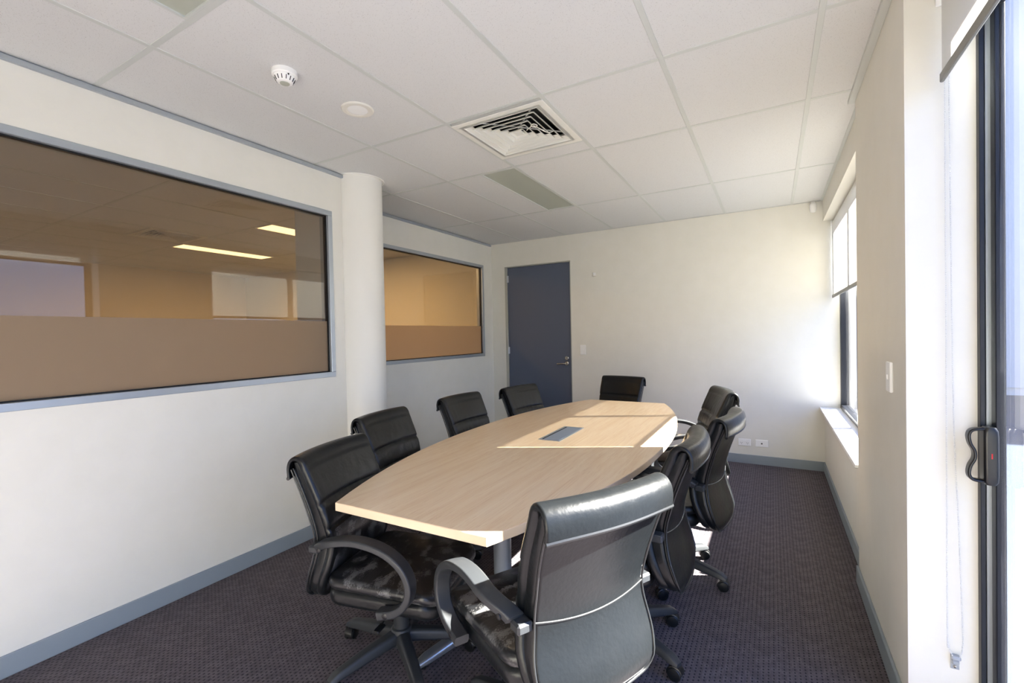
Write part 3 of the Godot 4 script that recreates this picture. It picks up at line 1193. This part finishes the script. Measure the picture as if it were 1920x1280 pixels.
func arm_mesh(s: float) -> Dictionary:
	var path := smooth_path([Vector3(0, 0.608, 0.218), Vector3(0, 0.634, 0.180), Vector3(0, 0.660, 0.105), Vector3(0, 0.668, 0.010), Vector3(0, 0.648, -0.090), Vector3(0, 0.600, -0.165), Vector3(0, 0.535, -0.198), Vector3(0, 0.470, -0.185), Vector3(0, 0.425, -0.135), Vector3(0, 0.405, -0.065)], 6)
	var rows := []
	for i in path.size():
		var t := float(i) / (path.size() - 1)
		var d: Vector3 = (path[mini(i + 1, path.size() - 1)] - path[maxi(i - 1, 0)]).normalized()
		var u := Vector3.RIGHT.cross(d).normalized()
		var hw := lerpf(0.029, 0.024, absf(t - 0.4) * 1.6)
		var hh := 0.0125 + 0.004 * pow(absf(t - 0.5) * 2.0, 3.0)
		if i == 0:
			hw *= 0.55
			hh *= 0.5
		var r := []
		for p in rounded_rect(hw, hh, 0.007, 3):
			r.append(path[i] + Vector3(p.x + s * (0.275 - 0.010 * smoothstep(0.75, 1.0, t) - 0.042 * smoothstep(0.22, 0.0, t)), 0, 0) + u * p.y)
		rows.append(r)
	return loft(rows)


func leg_mesh() -> Dictionary:
	# one arm of the five-star base, pointing to -z
	var rows := []
	for i in 12:
		var t := i / 11.0
		var z := -lerpf(0.030, 0.318, t)
		var top := lerpf(0.132, 0.084, pow(t, 1.5))
		if i == 11:
			top -= 0.012
		var bot := lerpf(0.082, 0.058, pow(t, 1.2))
		var hw := lerpf(0.030, 0.021, t) * (0.75 if i == 11 else 1.0)
		var r := []
		var hh := (top - bot) / 2
		for p in rounded_rect(hw, hh, minf(hw, hh) * 0.6, 3):
			var shift: float = p.x * (1.0 + 0.18 * (-p.y / hh))
			r.append(Vector3(shift, (top + bot) / 2 + p.y, z))
		rows.append(r)
	return loft(rows)


func chair_parts() -> void:
	shared["pad"] = solid([front_pad_mesh()], 50.0)
	shared["lumbar"] = solid([front_pad_mesh(4, 32, 0.0018, 0.016)], 50.0)
	shared["gusset"] = solid([back_slab(0.22, 0.93, 0.366, 0.930, -0.005, 0.022)], 50.0)
	shared["rear"] = solid([back_slab(0.80, 1.0, 0.372, 0.905, -0.006, 0.009)], 50.0)
	var line := rear_outline(-0.003, 0.374, 0.900)
	shared["piping"] = solid([sweep(smooth_path(line, 2), [0.0034], 6)])
	var seam := []
	for k in 21:
		var x := lerpf(-0.203, 0.203, k / 20.0)
		var y := 0.612 - 0.018 * (1.0 - pow(x / 0.203, 2.0))
		seam.append(Vector3(x, y, curve_at(BACK_FRONT, y) + curve_at(BACK_DEPTH, y) + bend(x) + 0.0005))
	shared["seam"] = solid([sweep(seam, [0.003], 6)])
	var hem := []
	var zh := curve_at(BACK_FRONT, 0.905) + 0.091
	for k in 21:
		var x := lerpf(-0.229, 0.229, k / 20.0)
		hem.append(Vector3(x, 0.872 - 0.006 * pow(absf(x) / 0.23, 4.0), zh + bend(x)))
	shared["hem"] = solid([sweep(hem, [0.0072], 8)])
	shared["seat_pad"] = solid([cushion(0.238, 0.242, 0.065, 0.442, 0.490, 0.022, 0.008, 0.030, -0.035, 0.004)], 60.0)
	shared["seat_base"] = solid([cushion(0.232, 0.240, 0.070, 0.375, 0.446, 0.028, 0.0, 0.022, -0.030)], 60.0)
	for s in [-1, 1]:
		shared["arm%d" % s] = solid([arm_mesh(s)], 40.0)
		shared["bolt%d" % s] = solid([moved(lathe([Vector2(0, 0), Vector2(0.011, 0), Vector2(0.011, 0.004), Vector2(0.006, 0.006), Vector2(0, 0.006)], 14), Transform3D(Basis(Vector3.FORWARD, s * PI / 2), Vector3.ZERO))])
		shared["bracket%d" % s] = solid([bx(Vector3(s * 0.200, 0.586, 0.212), Vector3(s * 0.250, 0.616, 0.258), 0.006)])
	shared["plate"] = solid([bx(Vector3(-0.10, 0.345, -0.16), Vector3(0.10, 0.378, 0.14), 0.006), bx(Vector3(-0.045, 0.318, -0.07), Vector3(0.045, 0.348, 0.07), 0.008), bx(Vector3(-0.045, 0.345, 0.12), Vector3(0.045, 0.372, 0.27), 0.006), bx(Vector3(-0.045, 0.345, 0.255), Vector3(0.045, 0.47, 0.275), 0.005)])
	shared["lever"] = solid([sweep([Vector3(0.03, 0.335, -0.02), Vector3(0.16, 0.330, -0.03), Vector3(0.205, 0.322, -0.035)], [0.0045], 8), bx(Vector3(0.200, 0.314, -0.050), Vector3(0.255, 0.326, -0.024), 0.004)])
	shared["column"] = solid([lathe([Vector2(0.0, 0.07), Vector2(0.046, 0.07), Vector2(0.046, 0.128), Vector2(0.040, 0.138), Vector2(0.032, 0.142), Vector2(0.032, 0.200), Vector2(0.027, 0.204), Vector2(0.027, 0.255), Vector2(0.022, 0.259), Vector2(0.022, 0.320), Vector2(0.0, 0.320)], 24)], 30.0)
	shared["leg"] = solid([leg_mesh()], 40.0)
	var wheel := lathe([Vector2(0.0, -0.009), Vector2(0.022, -0.009), Vector2(0.027, -0.005), Vector2(0.027, 0.006), Vector2(0.024, 0.009), Vector2(0.012, 0.011), Vector2(0.0, 0.011)], 20)
	shared["wheel"] = solid([moved(wheel, Transform3D(Basis(Vector3.FORWARD, PI / 2), Vector3.ZERO))])
	# hood over the two wheels and the pin into the leg
	var hood := []
	for i in 9:
		var a := PI * (-0.05 + 1.0 * i / 8.0)
		var r := []
		var c := Vector3(0, 0.028 + sin(a) * 0.030, cos(a) * 0.030)
		var u := Vector3(0, sin(a), cos(a))
		for p in [Vector2(-0.019, -0.002), Vector2(0.019, -0.002), Vector2(0.017, 0.002), Vector2(-0.017, 0.002)]:
			r.append(c + Vector3(p.x, 0, 0) + u * p.y)
		hood.append(r)
	shared["caster"] = solid([loft(hood), cyl(Vector3(0, 0.03, 0.012), Vector3(0, 0.075, 0.012), 0.008, -1.0, 10), bx(Vector3(-0.004, 0.012, -0.022), Vector3(0.004, 0.050, 0.024), 0.002)])


func chair(at: Vector2, face: float, star: float, label: String, worn := false, lift := 0.0) -> Node3D:
	var o := base("office_chair", Vector3(at.x, 0, at.y), deg_to_rad(face))
	tag(o, label, "chair", "black leather chairs round the table")
	var seat := put("seat", shared.seat_base, M.leather, o)
	var pad := put("seat_pad", shared.seat_pad, M.worn_leather if worn else M.leather, seat)
	if worn:
		tag(pad, "worn, peeling glossy seat leather")
	var b := put("backrest", shared.gusset, M.leather, o)
	put("front_pad", shared.pad, M.leather, b)
	put("lumbar_panel", shared.lumbar, M.worn_leather if worn else M.leather, b)
	put("rear_panel", shared.rear, M.leather, b)
	put("piping", shared.piping, M.piping, b)
	put("cross_seam", shared.seam, M.piping, b)
	put("hem_piping", shared.hem, M.piping, b)
	for s in [-1, 1]:
		var a := put("armrest", shared["arm%d" % s], M.black_plastic, o)
		put("bolt", shared["bolt%d" % s], M.caster_black, a, Vector3(s * 0.288, 0.414, -0.10))
		put("bolt", shared["bolt%d" % s], M.caster_black, a, Vector3(s * 0.269, 0.618, 0.190))
		put("arm_bracket", shared["bracket%d" % s], M.black_plastic, a)
	put("tilt_mechanism", shared.plate, M.black_plastic, o)
	put("height_lever", shared.lever, M.caster_black, o)
	for part in o.get_children():
		part.position.y += lift
	put("gas_column", shared.column, M.black_plastic, o)
	for k in 5:
		var ang := deg_to_rad(star - face + 72.0 * k)
		put("base_leg", shared.leg, M.black_plastic, o, Vector3.ZERO, Vector3(0, ang, 0))
		var d := Vector3(-sin(ang), 0, -cos(ang)) * 0.300
		var turn: float = ang + [0.9, -1.3, 2.1, 0.3, -0.7][k]
		var c := put("caster", shared.caster, M.caster_black, o, d, Vector3(0, turn, 0))
		for s in [-1, 1]:
			put("wheel", shared.wheel, M.caster_black, c, Vector3(s * 0.014, 0.027, 0), Vector3(0, 0 if s > 0 else PI, 0))
	return o


func build_chairs() -> void:
	chair_parts()
	chair(Vector2(-1.40, -1.45), -76.0, 20.0, "black leather chair with worn peeling seat at the table corner facing the sliding door", true, -0.045)
	chair(Vector2(-1.757, -2.077), -81.7, 40.0, "black leather chair beside the round column", false, -0.03)
	chair(Vector2(-1.776, -2.856), -91.8, 10.0, "black leather chair on the glazed-wall side, second from the door", false, -0.03)
	chair(Vector2(-1.638, -3.503), -99.0, 30.0, "black leather chair standing right in front of the door", false, -0.03)
	chair(Vector2(-1.408, -4.375), 170.0, 15.0, "black leather chair at the head of the table by the door wall", false, -0.03)
	chair(Vector2(-0.620, -3.536), 110.0, 35.0, "black leather chair on the window side next to the power outlets")
	chair(Vector2(-0.530, -2.712), 83.0, 40.0, "black leather chair in the middle of the window side", false, -0.01)
	chair(Vector2(-0.623, -1.995), 90.0, 30.0, "black leather chair on the window side next to the turned corner chair")
	chair(Vector2(-0.690, -1.376), 61.0, 10.0, "black leather chair with sunlit top roll turned across the table corner", true)


# ------------------------------------------------------------------ ceiling fittings

func square_vent(called: String, at: Vector3, half: float, label: String, cord: bool) -> void:
	var o := base(called, at)
	tag(o, label, "air vent")
	var ring := func(h0: float, y0: float, h1: float, y1: float, t: float) -> Dictionary:
		# thin four-sided sloping blade from half-width h0 at y0 to h1 at y1
		var rows := []
		for e in [[h0, y0], [h1, y1], [h1 - t, y1 + t * 0.4], [h0 - t, y0 + t * 0.4]]:
			var h: float = e[0]
			rows.append([Vector3(-h, e[1], -h), Vector3(h, e[1], -h), Vector3(h, e[1], h), Vector3(-h, e[1], h)])
		rows.append(rows[0])
		return loft(rows, false)
	put("frame", solid([ring.call(half, -0.004, half - 0.052, -0.010, 0.0), ring.call(half, -0.004, half, 0.010, 0.004), ring.call(half - 0.052, -0.010, half - 0.052, 0.02, 0.003)], 20.0), M.louvre_white, o)
	put("frame_face", solid([
		bx(Vector3(-half, -0.008, -half), Vector3(half, 0.0, -half + 0.048), 0.002),
		bx(Vector3(-half, -0.008, half - 0.048), Vector3(half, 0.0, half), 0.002),
		bx(Vector3(-half, -0.008, -half + 0.048), Vector3(-half + 0.048, 0.0, half - 0.048), 0.002),
		bx(Vector3(half - 0.048, -0.008, -half + 0.048), Vector3(half, 0.0, half - 0.048), 0.002),
	], 20.0), M.louvre_white, o)
	var inner := half - 0.055
	for k in 6:
		var h := inner * (1.0 - k / 6.3)
		if k == 0:
			h = inner
		put("louvre", solid([ring.call(h - 0.027, 0.014, h - 0.001, -0.005, 0.0016), ring.call(h - 0.001, -0.005, h + 0.0005, -0.011, 0.0018)], 20.0), M.louvre_white, o)
	put("core", box_mesh(Vector3(-0.026, -0.006, -0.026), Vector3(0.026, 0.004, 0.026), 0.003), M.louvre_white, o)
	for a in [PI / 4, -PI / 4]:
		var d := Vector3(cos(a), 0, sin(a)) * inner * 1.38
		put("spoke", solid([cyl(-d + Vector3(0, 0.034, 0), d + Vector3(0, 0.034, 0), 0.004, -1.0, 6)]), M.louvre_white, o)
	# short collar, open above to the unlit ceiling void
	var deep := 0.045
	put("neck", solid([
		bx(Vector3(-half + 0.03, 0.001, -half + 0.03), Vector3(-half + 0.04, deep, half - 0.03)),
		bx(Vector3(half - 0.04, 0.001, -half + 0.03), Vector3(half - 0.03, deep, half - 0.03)),
		bx(Vector3(-half + 0.04, 0.001, -half + 0.03), Vector3(half - 0.04, deep, -half + 0.04)),
		bx(Vector3(-half + 0.04, 0.001, half - 0.04), Vector3(half - 0.04, deep, half - 0.03)),
	]), M.louvre_white, o)
	if cord:
		var p := smooth_path([Vector3(0.105, 0.010, 0.110), Vector3(0.120, -0.004, 0.085), Vector3(0.115, -0.012, 0.060), Vector3(0.135, -0.014, 0.045), Vector3(0.150, -0.014, 0.062), Vector3(0.138, -0.013, 0.085), Vector3(0.118, -0.012, 0.072), Vector3(0.100, -0.010, 0.050), Vector3(0.070, -0.008, 0.030), Vector3(0.055, 0.000, 0.005)], 6)
		put("tied_cord", solid([sweep(p, [0.0028], 7), sweep(smooth_path([Vector3(0.130, -0.012, 0.060), Vector3(0.140, -0.010, 0.010), Vector3(0.150, -0.010, -0.045), Vector3(0.165, -0.008, -0.075), Vector3(0.180, 0.006, -0.100)], 5), [0.0028], 7)]), M.cord_white, o)


func build_ceiling_fittings() -> void:
	square_vent("air_vent", Vector3(-1.322, CEIL, -2.467), 0.294, "square white louvred air vent with a cord tied to its blades", true)
	# unlit light panels
	for d in [[-2.939, -4.159, "unlit flat ceiling light panel beyond the air vent"], [0.262, -0.942, "unlit flat ceiling light panel above the long glazed panel"]]:
		var z0: float = minf(d[0], d[1]) + 0.012
		var z1: float = maxf(d[0], d[1]) - 0.012
		var o := base("ceiling_light", Vector3(-1.7735, CEIL, (z0 + z1) / 2))
		tag(o, d[2], "ceiling light", "unlit ceiling panels of the meeting room")
		var hz := (z1 - z0) / 2
		put("frame", solid([
			bx(Vector3(-0.151, -0.003, -hz), Vector3(-0.139, 0.012, hz)),
			bx(Vector3(0.1385, -0.003, -hz), Vector3(0.1395, 0.012, hz)),
			bx(Vector3(-0.139, -0.003, -hz), Vector3(0.1385, 0.012, -hz + 0.010)),
			bx(Vector3(-0.139, -0.003, hz - 0.010), Vector3(0.1385, 0.012, hz)),
		]), M.grid_metal, o)
		put("light_diffuser", box_mesh(Vector3(-0.139, 0.004, -hz + 0.010), Vector3(0.1385, 0.010, hz - 0.010)), M.diffuser_panel, o)
	# smoke detector
	var s := base("smoke_detector", Vector3(-1.925, CEIL, -1.335))
	tag(s, "white round smoke detector on the ceiling tile", "smoke detector")
	put("base_plate", solid([lathe([Vector2(0, 0.0), Vector2(0.054, 0.0), Vector2(0.054, -0.020), Vector2(0.050, -0.024), Vector2(0, -0.024)], 40)]), M.white_plastic, s)
	put("body", solid([lathe([Vector2(0, -0.024), Vector2(0.046, -0.024), Vector2(0.044, -0.030), Vector2(0.034, -0.050), Vector2(0.028, -0.054), Vector2(0, -0.054)], 40)]), M.white_plastic, s)
	for k in 14:
		var a := TAU * k / 14.0
		put("slot", box_mesh(Vector3(-0.0014, -0.009, -0.001), Vector3(0.0014, 0.009, 0.002)), M.hole_black, s, Vector3(cos(a) * 0.0392, -0.0395, sin(a) * 0.0392), Vector3(0, -a + PI / 2, 0) + Vector3(0.46, 0, 0))
	put("indicator", solid([moved(lathe([Vector2(0, 0), Vector2(0.004, 0), Vector2(0.003, 0.003), Vector2(0, 0.003)], 12), Transform3D(Basis(Vector3(0, 0, -1), PI / 2), Vector3(0.0440, -0.029, 0.012)))]), M.hole_black, s)
	put("cap", solid([lathe([Vector2(0, -0.054), Vector2(0.021, -0.054), Vector2(0.020, -0.0565), Vector2(0, -0.057)], 32)]), M.diffuser_panel, s)
	# round ceiling plate
	var c := base("ceiling_speaker", Vector3(-1.917, CEIL, -1.752))
	tag(c, "round cream ceiling disc next to the smoke detector", "ceiling disc")
	put("rim", solid([lathe([Vector2(0.052, 0.0), Vector2(0.084, 0.0), Vector2(0.084, -0.004), Vector2(0.080, -0.008), Vector2(0.062, -0.010), Vector2(0.056, -0.008), Vector2(0.052, -0.006)], 48)]), M.cream_plastic, c)
	put("face", solid([lathe([Vector2(0, 0.0), Vector2(0.053, 0.0), Vector2(0.053, -0.006), Vector2(0.048, -0.0075), Vector2(0, -0.0075)], 48)]), M.white_plastic, c)


# ------------------------------------------------------------------ wall fittings

func build_wall_fittings() -> void:
	# light switch by the door
	var o := base("light_switch", Vector3(-2.015, 1.177, BACK))
	tag(o, "white vertical light switch on the wall beside the door", "switch")
	put("plate", box_mesh(Vector3(-0.036, -0.060, 0), Vector3(0.036, 0.060, 0.009), 0.003), M.white_plastic, o)
	put("rocker", box_mesh(Vector3(-0.007, -0.012, 0.009), Vector3(0.007, 0.012, 0.013), 0.002), M.white_plastic, o)
	# sensor above it
	o = base("wall_sensor", Vector3(-1.852, 2.085, BACK))
	tag(o, "tiny cream sensor box high on the wall right of the door", "sensor")
	put("case", box_mesh(Vector3(-0.024, -0.024, 0), Vector3(0.024, 0.024, 0.020), 0.004), M.cream_plastic, o)
	put("cover", box_mesh(Vector3(-0.012, -0.016, 0.020), Vector3(0.018, 0.016, 0.026), 0.003), M.white_plastic, o)
	# outlets
	o = base("power_outlet", Vector3(-0.262, 0.217, BACK))
	tag(o, "white double power outlet low on the wall, partly behind a chair", "outlet")
	put("plate", box_mesh(Vector3(-0.058, -0.036, 0), Vector3(0.058, 0.036, 0.010), 0.003), M.white_plastic, o)
	for s in [-1, 1]:
		put("socket_holes", solid([
			moved(bx(Vector3(-0.0012, -0.005, 0), Vector3(0.0012, 0.005, 0.0016)), Transform3D(Basis(Vector3.BACK, 0.5), Vector3(s * 0.028 - 0.007, -0.004, 0.0092))),
			moved(bx(Vector3(-0.0012, -0.005, 0), Vector3(0.0012, 0.005, 0.0016)), Transform3D(Basis(Vector3.BACK, -0.5), Vector3(s * 0.028 + 0.007, -0.004, 0.0092))),
			bx(Vector3(s * 0.028 - 0.0012, -0.020, 0.0092), Vector3(s * 0.028 + 0.0012, -0.011, 0.0108)),
		]), M.slot_grey, o)
		put("rocker", box_mesh(Vector3(s * 0.010 - 0.005, 0.012, 0.010), Vector3(s * 0.010 + 0.005, 0.024, 0.0135), 0.0015), M.white_plastic, o)
	o = base("data_outlet", Vector3(-0.105, 0.218, BACK))
	tag(o, "white wall plate with one round socket, beside the power outlet", "outlet")
	put("plate", box_mesh(Vector3(-0.058, -0.036, 0), Vector3(0.058, 0.036, 0.010), 0.003), M.white_plastic, o)
	put("socket", solid([moved(lathe([Vector2(0, 0), Vector2(0.008, 0), Vector2(0.008, 0.003), Vector2(0, 0.003)], 18), Transform3D(Basis(Vector3.RIGHT, PI / 2), Vector3(0, 0, 0.010)))]), M.slot_grey, o)
	# motion sensor in the far right corner
	o = base("motion_sensor", Vector3(0.350, 2.545, BACK))
	tag(o, "small white motion sensor in the ceiling corner by the far window", "sensor")
	put("mount", box_mesh(Vector3(-0.016, 0.020, 0), Vector3(0.016, 0.055, 0.028), 0.004), M.white_plastic, o)
	var head := []
	for e in [[-0.052, 0.016], [-0.046, 0.024], [-0.025, 0.029], [0.010, 0.029], [0.026, 0.026], [0.034, 0.016]]:
		var r := []
		for p in rounded_rect(e[1], e[1], e[1] * 0.7, 4):
			r.append(Vector3(p.x, e[0], 0.038 + p.y))
		head.append(r)
	put("head", solid([loft(head)], 45.0), M.white_plastic, o)
	# switch on the pillar
	o = base("light_switch", Vector3(PILLAR, 1.189, -2.25))
	tag(o, "white light switch on the face of the pillar", "switch")
	put("plate", box_mesh(Vector3(-0.010, -0.058, -0.036), Vector3(0, 0.058, 0.036), 0.003), M.white_plastic, o)
	put("rocker", box_mesh(Vector3(-0.014, -0.010, -0.006), Vector3(-0.010, 0.010, 0.006), 0.0015), M.white_plastic, o)
